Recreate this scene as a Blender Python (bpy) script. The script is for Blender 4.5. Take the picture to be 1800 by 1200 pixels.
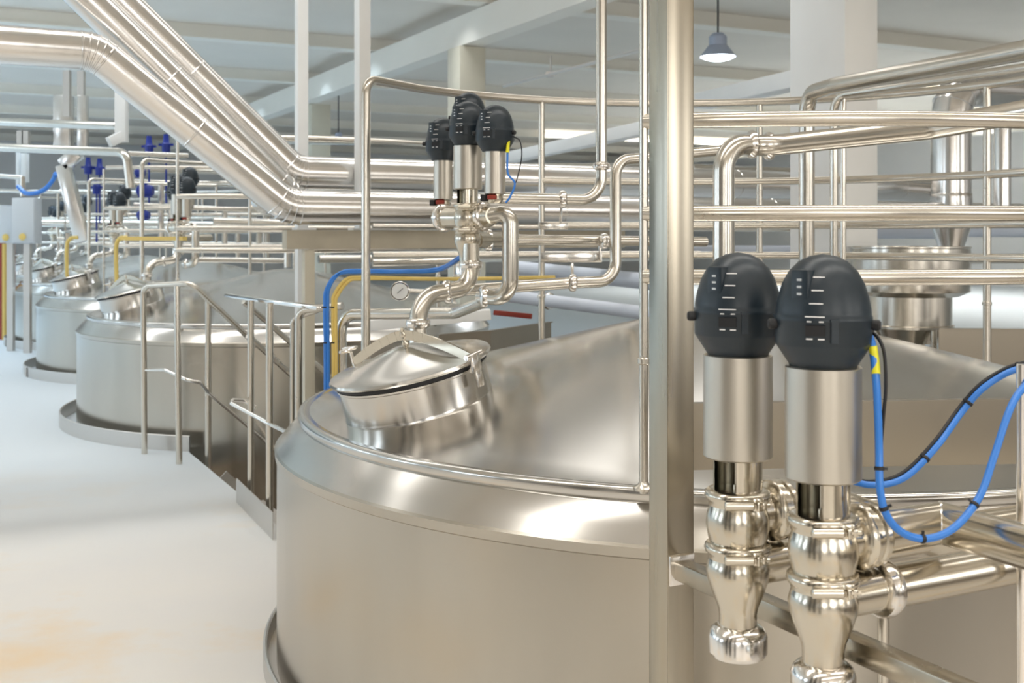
import bpy, bmesh, math, random
from math import sin, cos, pi, radians as R_
from mathutils import Vector as V, Matrix

random.seed(4)
for o in list(bpy.data.objects): bpy.data.objects.remove(o)
SC = bpy.context.scene
COL = SC.collection

# ------------------------------------------------------------------ camera, world, light, exposure
F, HOR, H = 2000.0, 415.0, 1.5
cd = bpy.data.cameras.new('camera'); cam = bpy.data.objects.new('camera', cd); COL.objects.link(cam)
cd.sensor_width = 36; cd.lens = 36 * F / 1800; cd.shift_y = -(600 - HOR) / 1800
cam.location = (0, 0, H); cam.rotation_euler = (pi / 2, 0, 0)
cd.dof.use_dof = True; cd.dof.focus_distance = 2.9; cd.dof.aperture_fstop = 7.0
cd.clip_start = .05; cd.clip_end = 200
SC.camera = cam
SC.view_settings.view_transform = 'Standard'; SC.view_settings.look = 'None'
SC.view_settings.gamma = 1; SC.view_settings.use_curve_mapping = False
SC.view_settings.exposure = 0.36

def at(px, py, Y): return V(((px - 900) / F * Y, Y, H + (HOR - py) / F * Y))
# the hall's own axes: rows of tanks run along D, roof purlins along E
D = V((-.4553, .8903, 0)); E = V((.8903, .4553, 0)); UP = V((0, 0, 1))
O = V((.83, 4.38, 0))
def W(u, v, z=0): return O + E * u + D * v + UP * z
HANG = math.atan2(E.y, E.x)

w = bpy.data.worlds.new('hall_daylight'); SC.world = w; w.use_nodes = True
nt = w.node_tree; bg = nt.nodes['Background']
tc = nt.nodes.new('ShaderNodeTexCoord'); sx = nt.nodes.new('ShaderNodeSeparateXYZ'); cr = nt.nodes.new('ShaderNodeValToRGB')
mr = nt.nodes.new('ShaderNodeMapRange'); mr.inputs[1].default_value = -1
nt.links.new(tc.outputs['Generated'], sx.inputs[0]); nt.links.new(sx.outputs['Z'], mr.inputs[0])
nt.links.new(mr.outputs[0], cr.inputs[0]); nt.links.new(cr.outputs[0], bg.inputs[0])
els = cr.color_ramp.elements
els[0].position = 0; els[0].color = (.16, .13, .10, 1)
els[1].position = 1; els[1].color = (.9, .9, .92, 1)
e_ = els.new(.46); e_.color = (.15, .125, .095, 1)
e_ = els.new(.52); e_.color = (.56, .53, .47, 1)
e_ = els.new(.60); e_.color = (.85, .84, .82, 1)
# soft vertical noise bands added to the world, for contrast in steel reflections
mpw = nt.nodes.new('ShaderNodeMapping'); mpw.inputs['Scale'].default_value = (3.2, 3.2, .5)
nw = nt.nodes.new('ShaderNodeTexNoise'); nw.inputs['Scale'].default_value = 1.6; nw.inputs['Detail'].default_value = 3
rw = nt.nodes.new('ShaderNodeMapRange'); rw.inputs[1].default_value = .40; rw.inputs[2].default_value = .60; rw.inputs[3].default_value = .10; rw.inputs[4].default_value = 1.6
nt.links.new(tc.outputs['Generated'], mpw.inputs[0]); nt.links.new(mpw.outputs[0], nw.inputs['Vector'])
nt.links.new(nw.outputs['Fac'], rw.inputs[0]); nt.links.new(rw.outputs[0], bg.inputs[1])

def area(name, loc, sx_, sy_, power, color=(1, 1, 1), rz=HANG, tilt=0):
    l = bpy.data.lights.new(name, 'AREA'); l.shape = 'RECTANGLE'; l.size = sx_; l.size_y = sy_
    l.energy = power; l.color = color; l.spread = R_(118)
    o = bpy.data.objects.new(name, l); COL.objects.link(o); o.location = loc; o.rotation_euler = (tilt, 0, rz)
    return o
CZ = 4.72     # ceiling height
# strip lights added under the ceiling, to light the hall and stripe the domes
for v, pw, c in ((-5.5, 50, (1, .96, .9)), (-2.9, 50, (1, .96, .9)), (-.6, 55, (1, .97, .92)), (3.1, 52, (1, .98, .95)), (4.9, 46, (1, .98, .96)),
                 (7.4, 60, (.95, .97, 1)), (10.8, 75, (.92, .96, 1)), (14.6, 120, (.66, .83, 1)), (17.2, 130, (.64, .82, 1)), (22, 140, (.64, .82, 1)), (28, 120, (.85, .92, 1))):
    area('added_strip_light', W(-1.6, v, CZ - .12), 10.5, .4, pw, c)
    if v > 5: area('added_strip_light', W(-13, v, CZ - .05), 9, .5, pw * 1.2, (.66, .83, 1)); area('added_strip_light', W(18.4, v, CZ - .05), 8, .5, pw * 1.3, (1, .97, .93))

# large fill lights added behind the viewpoint and at the left, no openings there
def fill_panel(name, loc, w_, h_, power, color, direction):
    o = area(name, loc, w_, h_, power, color); o.data.spread = pi
    o.rotation_euler = direction.to_track_quat('-Z', 'Z').to_euler()
for du in (-9, -3, 3, 9): fill_panel('end_fill', W(du, -11.5, 2.9), 3.2, 2.6, 90, (1, .96, .90), D)
for dv in (2, 9, 16, 23): fill_panel('side_fill', W(-17, dv, 3.0), 3.6, 2.2, 105, (.74, .87, 1), E)
# ------------------------------------------------------------------ materials
def mat(name, base, metal=0., rough=.5, emit=None, es=0, noise=0, nscale=5, bump=0, bscale=30, stretch=(1, 1, 1), rvar=0, coat=0, base2=None):
    m = bpy.data.materials.new(name); m.use_nodes = True; t = m.node_tree; p = t.nodes['Principled BSDF']
    p.inputs['Base Color'].default_value = (*base, 1); p.inputs['Metallic'].default_value = metal; p.inputs['Roughness'].default_value = rough
    if coat: p.inputs['Coat Weight'].default_value = coat
    if emit: p.inputs['Emission Color'].default_value = (*emit, 1); p.inputs['Emission Strength'].default_value = es
    c = t.nodes.new('ShaderNodeTexCoord'); mp = t.nodes.new('ShaderNodeMapping'); mp.inputs['Scale'].default_value = stretch
    t.links.new(c.outputs['Object'], mp.inputs[0])
    n = t.nodes.new('ShaderNodeTexNoise'); n.inputs['Scale'].default_value = nscale; n.inputs['Detail'].default_value = 4
    t.links.new(mp.outputs[0], n.inputs['Vector'])
    if noise or base2:
        mx = t.nodes.new('ShaderNodeMix'); mx.data_type = 'RGBA'
        b2 = base2 or tuple(max(0, x * (1 - noise)) for x in base)
        mx.inputs[6].default_value = (*base, 1); mx.inputs[7].default_value = (*b2, 1)
        r = t.nodes.new('ShaderNodeMapRange'); r.inputs[1].default_value = .38; r.inputs[2].default_value = .66
        t.links.new(n.outputs['Fac'], r.inputs[0]); t.links.new(r.outputs[0], mx.inputs[0]); t.links.new(mx.outputs[2], p.inputs['Base Color'])
    if rvar:
        r = t.nodes.new('ShaderNodeMapRange'); r.inputs[3].default_value = rough - rvar; r.inputs[4].default_value = rough + rvar
        t.links.new(n.outputs['Fac'], r.inputs[0]); t.links.new(r.outputs[0], p.inputs['Roughness'])
    if bump:
        n2 = t.nodes.new('ShaderNodeTexNoise'); n2.inputs['Scale'].default_value = bscale; n2.inputs['Detail'].default_value = 2
        t.links.new(mp.outputs[0], n2.inputs['Vector'])
        b = t.nodes.new('ShaderNodeBump'); b.inputs['Strength'].default_value = bump; b.inputs['Distance'].default_value = .02
        t.links.new(n2.outputs['Fac'], b.inputs['Height']); t.links.new(b.outputs[0], p.inputs['Normal'])
    return m
M = {}
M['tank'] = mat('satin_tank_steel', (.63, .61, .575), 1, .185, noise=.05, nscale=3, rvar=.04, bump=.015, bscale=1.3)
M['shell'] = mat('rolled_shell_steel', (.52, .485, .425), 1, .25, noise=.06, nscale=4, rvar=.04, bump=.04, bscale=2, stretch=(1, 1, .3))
M['pipe'] = mat('polished_pipe_steel', (.70, .665, .60), 1, .21, rvar=.04, nscale=6)
M['rail'] = mat('brushed_rail_steel', (.67, .63, .56), 1, .26, rvar=.04, nscale=8)
M['valve'] = mat('satin_valve_steel', (.64, .59, .50), 1, .2, rvar=.04, nscale=10)
M['brush'] = mat('bead_blasted_steel', (.60, .56, .49), 1, .36, rvar=.03, nscale=14)
M['bright'] = mat('bright_clamp_steel', (.86, .83, .79), 1, .16)
M['post'] = mat('brushed_post_steel', (.46, .42, .345), 1, .26, noise=.08, nscale=30, stretch=(1, 1, .05), rvar=.05)
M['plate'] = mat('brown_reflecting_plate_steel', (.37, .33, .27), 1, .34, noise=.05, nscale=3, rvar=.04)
M['duct'] = mat('rolled_duct_jacket', (.79, .77, .745), 1, .22, rvar=.05, nscale=4, bump=.10, bscale=5)
M['head'] = mat('blue_black_plastic', (.016, .027, .038), 0, .36, noise=.1, nscale=20)
M['black'] = mat('black_rubber', (.012, .012, .014), 0, .5)
M['dark'] = mat('dark_added_post', (.03, .028, .025), 0, .6)
M['white'] = mat('white_print', (.85, .85, .85), 0, .5)
M['green'] = mat('green_mark', (.25, .75, .05), 0, .5)
M['blue'] = mat('blue_cable_sheath', (.035, .22, .72), 0, .32, coat=.2)
M['yellow'] = mat('yellow_cable_sheath', (.78, .58, .17), 0, .4)
M['lime'] = mat('yellow_heat_shrink', (.85, .80, .03), 0, .4)
M['red'] = mat('red_clamp_paint', (.30, .035, .02), 0, .4)
M['cream'] = mat('cream_steel_paint', (.74, .69, .56), 0, .5, noise=.06, nscale=3)
M['rust'] = mat('beige_beam_paint', (.60, .54, .42), 0, .5, noise=.15, nscale=4)
M['wpaint'] = mat('white_steel_paint', (.90, .91, .90), 0, .45, noise=.03, nscale=3)
M['ceil'] = mat('ceiling_panel_paint', (.88, .82, .73), 0, .6, noise=.05, nscale=.6)
M['purlin'] = mat('pale_cream_purlin_paint', (.95, .91, .82), 0, .5, noise=.03, nscale=1)
M['wall'] = mat('pale_wall_panel', (.85, .85, .84), 0, .6, noise=.06, nscale=.4)
M['motor'] = mat('deep_blue_motor_paint', (.01, .03, .28), 0, .35)
M['cab'] = mat('light_grey_cabinet_paint', (.62, .66, .69), 0, .45)
M['pvc'] = mat('pale_blue_plastic_pipe', (.62, .68, .78), 0, .35)
M['curb'] = mat('dull_curb_steel', (.62, .60, .57), 1, .42, rvar=.05, nscale=5)
M['lampglow'] = mat('lit_lamp_lens', (1, 1, 1), 0, .4, emit=(.85, .92, 1), es=14)
M['lampbody'] = mat('blue_grey_lamp_shade', (.45, .50, .62), .3, .4)
M['cabletie'] = mat('black_cable_tie', (.01, .01, .012), 0, .45)
def floor_mat():
    m = bpy.data.materials.new('pale_stained_floor'); m.use_nodes = True; t = m.node_tree; p = t.nodes['Principled BSDF']
    c = t.nodes.new('ShaderNodeTexCoord')
    n = t.nodes.new('ShaderNodeTexNoise'); n.inputs['Scale'].default_value = .9; n.inputs['Detail'].default_value = 6; n.inputs['Roughness'].default_value = .6
    t.links.new(c.outputs['Object'], n.inputs['Vector'])
    r = t.nodes.new('ShaderNodeValToRGB'); t.links.new(n.outputs['Fac'], r.inputs[0])
    e = r.color_ramp.elements; e[0].position = .36; e[0].color = (.71, .69, .665, 1); e[1].position = .68; e[1].color = (.76, .61, .43, 1)
    x = e.new(.52); x.color = (.73, .705, .665, 1)
    # colour blends to blue-grey down the aisle, beige drips near the front tank
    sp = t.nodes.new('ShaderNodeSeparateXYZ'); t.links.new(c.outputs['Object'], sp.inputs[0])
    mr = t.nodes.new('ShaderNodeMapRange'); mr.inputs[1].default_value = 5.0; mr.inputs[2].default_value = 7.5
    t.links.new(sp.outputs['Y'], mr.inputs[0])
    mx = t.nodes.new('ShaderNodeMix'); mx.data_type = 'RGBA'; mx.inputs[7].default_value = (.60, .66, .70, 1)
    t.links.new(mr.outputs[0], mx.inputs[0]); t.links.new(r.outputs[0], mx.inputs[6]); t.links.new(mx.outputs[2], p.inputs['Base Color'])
    n3 = t.nodes.new('ShaderNodeTexNoise'); n3.inputs['Scale'].default_value = 60
    b = t.nodes.new('ShaderNodeBump'); b.inputs['Strength'].default_value = .12; b.inputs['Distance'].default_value = .01
    t.links.new(n3.outputs['Fac'], b.inputs['Height']); t.links.new(b.outputs[0], p.inputs['Normal'])
    p.inputs['Roughness'].default_value = .5
    return m
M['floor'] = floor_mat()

# ------------------------------------------------------------------ mesh helpers
def fillet(pts, rad, n=7):
    pts = [V(p) for p in pts]
    if len(pts) < 3 or rad <= 0: return pts
    out = [pts[0]]
    for i in range(1, len(pts) - 1):
        a, b, c = pts[i - 1], pts[i], pts[i + 1]
        d1 = (a - b); d2 = (c - b); l1, l2 = d1.length, d2.length; d1 /= l1; d2 /= l2
        ang = d1.angle(d2)
        if ang > pi - .02: out.append(b); continue
        t = min(rad / math.tan(ang / 2), l1 * .49, l2 * .49); rr = t * math.tan(ang / 2)
        cen = b + (d1 + d2).normalized() * (rr / sin(ang / 2))
        s = b + d1 * t - cen; e = b + d2 * t - cen; tot = s.angle(e); ax = s.cross(e).normalized()
        for k in range(n + 1): out.append(cen + Matrix.Rotation(tot * k / n, 3, ax) @ s)
    out.append(pts[-1]); return out
def smooth(pts, n=8):
    pts = [V(p) for p in pts]; P = [pts[0] * 2 - pts[1]] + pts + [pts[-1] * 2 - pts[-2]]; out = []
    for i in range(1, len(P) - 2):
        for k in range(n):
            t = k / n; a, b, c, d = P[i - 1:i + 3]
            out.append(.5 * ((2 * b) + (c - a) * t + (2 * a - 5 * b + 4 * c - d) * t * t + (3 * b - a - 3 * c + d) * t ** 3))
    out.append(pts[-1]); return out
class MB:
    def __init__(s): s.bm = bmesh.new()
    def ring_bridge(s, a, b):
        n = len(a)
        for i in range(n):
            j = (i + 1) % n
            if a[i] is a[j] and b[i] is b[j]: continue
            try: s.bm.faces.new([x for x in (a[i], a[j], b[j], b[i])])
            except ValueError: pass
    def tube(s, pts, r, seg=16, rad=0, cap=True, n=7, closed=False):
        pts = fillet(pts, rad, n) if rad else [V(p) for p in pts]
        t0 = (pts[1] - pts[0]).normalized()
        nrm = t0.orthogonal().normalized(); rings = []; prev = t0
        L = len(pts)
        for i, p in enumerate(pts):
            if closed: t = (pts[(i + 1) % L] - pts[i - 1]).normalized()
            else: t = t0 if i == 0 else ((pts[-1] - pts[-2]).normalized() if i == L - 1 else ((pts[i + 1] - p).normalized() + (p - pts[i - 1]).normalized()).normalized())
            q = prev.rotation_difference(t); nrm = (q @ nrm).normalized(); prev = t
            bn = t.cross(nrm); rr = r(i / (L - 1)) if callable(r) else r
            rings.append([s.bm.verts.new(p + (nrm * cos(2 * pi * k / seg) + bn * sin(2 * pi * k / seg)) * rr) for k in range(seg)])
        for a, b in zip(rings, rings[1:]): s.ring_bridge(a, b)
        if closed: s.ring_bridge(rings[-1], rings[0])
        elif cap: s.bm.faces.new(rings[0][::-1]); s.bm.faces.new(rings[-1])
        return s
    def lathe(s, prof, org=(0, 0, 0), axis=(0, 0, 1), seg=40, cap=True, a0=0, a1=2 * pi):
        org = V(org); ax = V(axis).normalized()
        x = V((1, 0, 0)) if abs(ax.z) > .99 else ax.orthogonal().normalized()
        y = ax.cross(x); full = abs(a1 - a0 - 2 * pi) < 1e-6; n = seg if full else seg + 1; rings = []
        for r, h in prof:
            rings.append([s.bm.verts.new(org + ax * h + (x * cos(a0 + (a1 - a0) * k / seg) + y * sin(a0 + (a1 - a0) * k / seg)) * max(r, 1e-5)) for k in range(n)])
        for a, b in zip(rings, rings[1:]):
            for i in range(n if full else n - 1):
                j = (i + 1) % n; s.bm.faces.new((a[i], a[j], b[j], b[i]))
        if full and cap: s.bm.faces.new(rings[0][::-1]); s.bm.faces.new(rings[-1])
        return s
    def box(s, c, x, y, z, bev=0):   # centre and three full-size axis vectors
        c, x, y, z = V(c), V(x) / 2, V(y) / 2, V(z) / 2
        vs = [s.bm.verts.new(c + x * i + y * j + z * k) for i in (-1, 1) for j in (-1, 1) for k in (-1, 1)]
        fs = [s.bm.faces.new([vs[i] for i in f]) for f in ((0, 1, 3, 2), (4, 6, 7, 5), (0, 4, 5, 1), (2, 3, 7, 6), (0, 2, 6, 4), (1, 5, 7, 3))]
        if bev: bmesh.ops.bevel(s.bm, geom=list({e for f in fs for e in f.edges}), offset=bev, segments=2, affect='EDGES', profile=.5)
        return s
    def bar(s, a, b, w_, h_, bev=0, up=UP):
        a, b = V(a), V(b); d = b - a; side = d.cross(up)
        if side.length < 1e-4: side = V((1, 0, 0))
        side.normalize(); u2 = side.cross(d).normalized()
        return s.box((a + b) / 2, d, side * w_, u2 * h_, bev)
    def sphere(s, c, r, seg=16, sc=(1, 1, 1)):
        bmesh.ops.create_uvsphere(s.bm, u_segments=seg, v_segments=seg // 2, radius=r, matrix=Matrix.Translation(V(c)) @ Matrix.Diagonal((*sc, 1)))
        return s
    def poly(s, pts, z0, z1):
        a = [s.bm.verts.new((p[0], p[1], z0)) for p in pts]; b = [s.bm.verts.new((p[0], p[1], z1)) for p in pts]
        s.bm.faces.new(a[::-1]); s.bm.faces.new(b); s.ring_bridge(a, b); return s
    def build(s, name, m, parent=None, sharp=35, off=None):
        bmesh.ops.recalc_face_normals(s.bm, faces=s.bm.faces)
        me = bpy.data.meshes.new(name)
        if off is not None: bmesh.ops.translate(s.bm, verts=s.bm.verts, vec=-V(off))
        s.bm.to_mesh(me); s.bm.free(); me.materials.append(M[m] if isinstance(m, str) else m)
        me.shade_smooth(); me.set_sharp_from_angle(angle=R_(sharp))
        o = bpy.data.objects.new(name, me); COL.objects.link(o)
        if parent: o.parent = parent
        elif off is not None: o.location = off
        return o
def tag(o, label=None, cat=None, group=None, kind=None):
    if label: o['label'] = label
    if cat: o['category'] = cat
    if group: o['group'] = group
    if kind: o['kind'] = kind
    return o
def empty(name, loc, label, cat, group=None, rz=0):
    o = bpy.data.objects.new(name, None); COL.objects.link(o); o.location = loc; o.rotation_euler = (0, 0, rz); o.empty_display_size = .1
    return tag(o, label, cat, group)
def copy_tree(o, parent=None):
    c = o.copy(); COL.objects.link(c); c.parent = parent
    for ch in KIDS.get(o.name, []) or [x for x in list(o.children)]: copy_tree(ch, c)
    return c
KIDS = {}
def struct(name, mb, m): return tag(mb.build(name, m), kind='structure')

# ------------------------------------------------------------------ the hall
UE = -1.13                       # u of the floor edge beside the stair opening
VA, VB = 1.55, 4.2               # stair opening between the two nearest tanks
mb = MB()
def uvp(*q): return [W(u, v)[:2] for u, v in q]
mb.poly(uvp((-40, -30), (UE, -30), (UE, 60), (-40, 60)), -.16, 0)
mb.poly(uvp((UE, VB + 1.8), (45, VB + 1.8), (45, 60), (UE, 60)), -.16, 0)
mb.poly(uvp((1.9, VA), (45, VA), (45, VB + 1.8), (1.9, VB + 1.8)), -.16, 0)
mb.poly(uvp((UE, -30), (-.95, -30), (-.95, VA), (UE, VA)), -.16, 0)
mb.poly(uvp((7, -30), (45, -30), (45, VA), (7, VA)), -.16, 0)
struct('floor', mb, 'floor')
struct('floor_2', MB().poly(uvp((UE - .2, -14), (8, -14), (8, VB + 3), (UE - .2, VB + 3)), -2.6, -2.5), 'floor')
# ceiling panels and purlins
mb = MB(); mb.poly(uvp((-40, -12), (45, -12), (45, 60), (-40, 60)), CZ + .12, CZ + .2); struct('ceiling', mb, 'ceil')
k = 1
for i in range(-2, 11):
    v = 1.4 + 4.45 * i
    mb = MB(); mb.bar(W(-38, v, CZ + .02), W(44, v, CZ + .02), .16, .2); mb.bar(W(-38, v, CZ - .09), W(44, v, CZ - .09), .3, .025)
    struct('trim_%d' % k, mb, 'purlin'); k += 1
for u in (4.06, 22):       # main rafters on the columns
    mb = MB(); mb.bar(W(u, -8, CZ - .33), W(u, 55, CZ - .33), .30, .42); struct('trim_%d' % k, mb, 'purlin'); k += 1
struct('wall_back', MB().box(W(0, 38, 2.3), E * 90, D * .2, UP * 5), 'wall')
struct('wall_right', MB().box(W(26, 15, 2.3), D * 90, E * .2, UP * 5), 'wall')
struct('wall_left', MB().box(W(-24, 20, 2.3), D * 70, E * .2, UP * 5), 'wall')

def box_column(px, Y, wd, we, z0, z1, m, label, py=None):
    p = at(px, 415, Y); mb = MB()
    mb.box((p.x, p.y, (z0 + z1) / 2), E * we, D * wd, UP * (z1 - z0), .004)
    if z0 == 0: mb.box((p.x, p.y, .012), E * (we + .14), D * (wd + .14), UP * .024, .003)
    o = mb.build('steel_column', m, off=(p.x, p.y, z0)); return tag(o, label, 'column', None)
box_column(530, 7.75, .075, .075, 0, CZ - .1, 'wpaint', 'slim white square column rising behind the silver ducts left of the wider white column')
box_column(637, 7.15, .10, .075, 1.537, CZ - .1, 'wpaint', 'white column standing on the cream beam behind the tall bent tube')
box_column(1464, 7.55, .52, .28, 0, CZ - .1, 'wpaint', 'thick white column behind the rails at the right')
box_column(820, 16.2, .42, .40, 0, CZ - .55, 'cream', 'cream column carrying a roof beam behind the valve heads')
box_column(559, 23.2, .42, .40, 0, CZ - .55, 'cream', 'distant cream column seen right of the slim white column')

# ------------------------------------------------------------------ tanks
RT = 1.70
HREL = V((-1.14, -.58, 0))
def cone_z(r): return .865 + .386 * (1 - r / 1.60)
def make_tank():
    root = empty('brewing_tank', O, 'large nearest stainless steel tank with domed top and round manhole filling the middle', 'tank', 'stainless tanks in a row')
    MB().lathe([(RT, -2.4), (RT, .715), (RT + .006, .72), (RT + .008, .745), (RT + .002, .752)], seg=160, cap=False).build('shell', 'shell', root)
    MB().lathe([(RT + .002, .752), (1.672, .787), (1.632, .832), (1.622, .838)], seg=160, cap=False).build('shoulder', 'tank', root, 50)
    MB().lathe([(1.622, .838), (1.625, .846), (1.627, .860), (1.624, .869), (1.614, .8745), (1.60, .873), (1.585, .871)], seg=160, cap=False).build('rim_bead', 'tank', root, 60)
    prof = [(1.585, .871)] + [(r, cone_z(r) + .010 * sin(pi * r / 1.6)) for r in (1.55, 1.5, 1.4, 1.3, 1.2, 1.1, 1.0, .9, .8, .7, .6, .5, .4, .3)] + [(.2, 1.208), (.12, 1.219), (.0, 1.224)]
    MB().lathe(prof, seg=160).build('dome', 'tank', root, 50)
    # base kerb on the floor
    mb = MB(); mb.lathe([(1.83, -.02), (1.83, .105), (1.822, .11), (1.815, .105), (1.815, -.02)], seg=120, cap=False)
    a = R_(215); mb.box((1.834 * cos(a), 1.834 * sin(a), .05), (.012, 0, 0), (0, .03, 0), (0, 0, .1))
    mb.build('base_kerb', 'curb', root)
    # manhole, tilted with the dome
    r = HREL.length; c = V((HREL.x, HREL.y, cone_z(r)))
    rad = HREL.normalized(); ax = (UP + rad * .245).normalized(); RM = .248
    # swept neck blended into the dome
    col = MB().lathe([(RM + .030, -.07), (RM + .018, -.03), (RM + .004, -.006), (RM, .01), (RM, .100), (RM + .006, .104), (RM + .006, .110), (RM - .01, .112)], c, ax, 72, cap=False).build('manhole_collar', 'tank', root, 50)
    MB().lathe([(RM - .002, .109), (RM + .006, .112), (RM + .006, .129), (RM - .004, .132)], c, ax, 72, cap=False).build('gasket', 'black', col)
    MB().lathe([(RM, .13), (RM + .022, .128), (RM + .026, .134), (RM + .022, .141), (RM + .006, .143), (.21, .153), (.12, .177), (.05, .197), (.02, .203), (0, .204)], c, ax, 72).build('lid', 'tank', col, 50)
    s1 = ax.cross(V((0.35, 1, 0))).normalized(); s2 = ax.cross(s1).normalized()
    if s1.x < 0: s1 = -s1
    # cross strap with clamp block
    dirn = (V((.80, -.60, 0)) - ax * V((.80, -.60, 0)).dot(ax)).normalized()
    mb = MB(); strip = []
    for i in range(15):
        t = -1 + i / 14 * 2.05
        strip.append(c + ax * (.238 - .090 * abs(t) ** 1.5) + dirn * (RM + .018) * t)
    for a_, b_ in zip(strip, strip[1:]): mb.bar(a_, b_, .007, .032, up=ax)
    for hh in (.205, .236): mb.lathe([(.010, hh - .01), (.013, hh), (.010, hh + .012)], c, ax, 12)
    mb.lathe([(.006, .195), (.006, .262)], c, ax, 10)
    mb.build('lid_strap', 'valve', col)
    e = strip[-1]; tg = ax.cross(dirn)
    mb = MB(); mb.box(e + ax * -.01, tg * .042, dirn * .022, ax * .06, .004); mb.box(e + ax * .012, tg * .07, dirn * .015, ax * .018, .004)
    mb.lathe([(.009, 0), (.009, .075)], e - tg * .035 + ax * .015, tg, 12); mb.box(e - ax * .06 + dirn * .008, tg * .03, dirn * .008, ax * .055, .002)
    mb.build('lid_clamp', 'bright', col)
    e = strip[0]; mb = MB()
    mb.tube([e, e + ax * .045, e + ax * .055 - tg * .05], .006, 8, .01); mb.box(e + ax * .055, dirn * .06, tg * .022, ax * .012, .003); mb.bar(e, e - ax * .07, .018, .006)
    mb.build('lid_hinge', 'bright', col)
    return root
tank = make_tank()
kerb = [c for c in tank.children if c.name.startswith('base_kerb')][0]
TV = [0, 6.0, 9.9, 13.65, 17.4, 21.2, 25]
TL = ['', 'second stainless tank from the front, just behind the stair railing', 'third stainless tank from the front, left of the railed one',
      'fourth stainless tank from the front in the receding row', 'fifth stainless tank from the front at the left edge',
      'sixth stainless tank from the front, mostly hidden', 'farthest stainless tank of the row']
def kerb_arc(a0, a1):
    mb = MB(); mb.lathe([(1.83, -.02), (1.83, .105), (1.822, .11), (1.815, .105), (1.815, -.02), (1.83, -.02)], seg=80, cap=False, a0=HANG + R_(a0), a1=HANG + R_(a1))
    o = mb.build('base_kerb', 'curb'); me = o.data; bpy.data.objects.remove(o); return me
for i in range(1, 6):
    t = copy_tree(tank); t.location = W(0, TV[i]); t['label'] = TL[i]
    if i == 1: [c for c in t.children if c.name.startswith('base_kerb')][0].data = kerb_arc(0, 232)   # only where there is floor
kerb.data = kerb_arc(128, 232); kerb.scale = (.955, .955, .6)      # the nearest tank's kerb is lower and tighter
# guard rail standing on the tank's rim
def make_guard():
    root = empty('guard_rail', O, 'tubular guard rail bending round the back and right of the nearest tank', 'railing', 'guard rails on the tanks')
    rr = 1.625; r = .0205
    def pt(a, z): return V((rr * cos(a), rr * sin(a), z))
    def ang(px, far=True):
        k_ = (px - 900) / F; A = k_ * k_ + 1; B = k_ * O.x + O.y; C = O.length_squared - rr * rr
        t = (B + (1 if far else -1) * math.sqrt(B * B - A * C)) / A
        return math.atan2(t - O.y, k_ * t - O.x)
    a0 = ang(643); aend = R_(-108)
    def arc(a, b, z, n=40): return [pt(a + (b - a) * i / n, z) for i in range(n + 1)]
    top = arc(a0 - .02, aend + .02, 2.2, 60)
    MB().tube([pt(a0, .86)] + fillet([pt(a0, 2.0), pt(a0, 2.2), top[3]], .07)[1:] + top[4:], r, 16).build('top_rail', 'rail', root)
    for z in (1.785, 1.556, 1.40):
        MB().tube(arc(ang(952), aend, z), r * .95, 16).build('rail', 'rail', root)
    for a, rw in ((ang(952), .0165), (ang(1335), .0165), (ang(1735), .018), (R_(-35), .018), (aend, .011)):
        mb = MB(); mb.tube([pt(a, .86), pt(a, 2.19)], rw, 14)
        mb.lathe([(rw + .014, .868), (rw + .016, .875), (rw + .004, .882), (rw, .89)], pt(a, 0), seg=20)
        mb.lathe([(rw, 1.18), (rw + .004, 1.183), (rw + .004, 1.195), (rw, 1.198)], pt(a, 0), seg=20)
        mb.build('post', 'rail', root)
    return root
guard = make_guard()
GL = ['', 'guard rail of thin tubes standing on the second tank', 'guard rail of thin tubes standing on the third tank', 'guard rail of thin tubes on the fourth tank',
      'guard rail of thin tubes on the fifth tank']
for i in range(1, 5):
    t = copy_tree(guard); t.location = W(0, TV[i]); t['label'] = GL[i]

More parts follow.
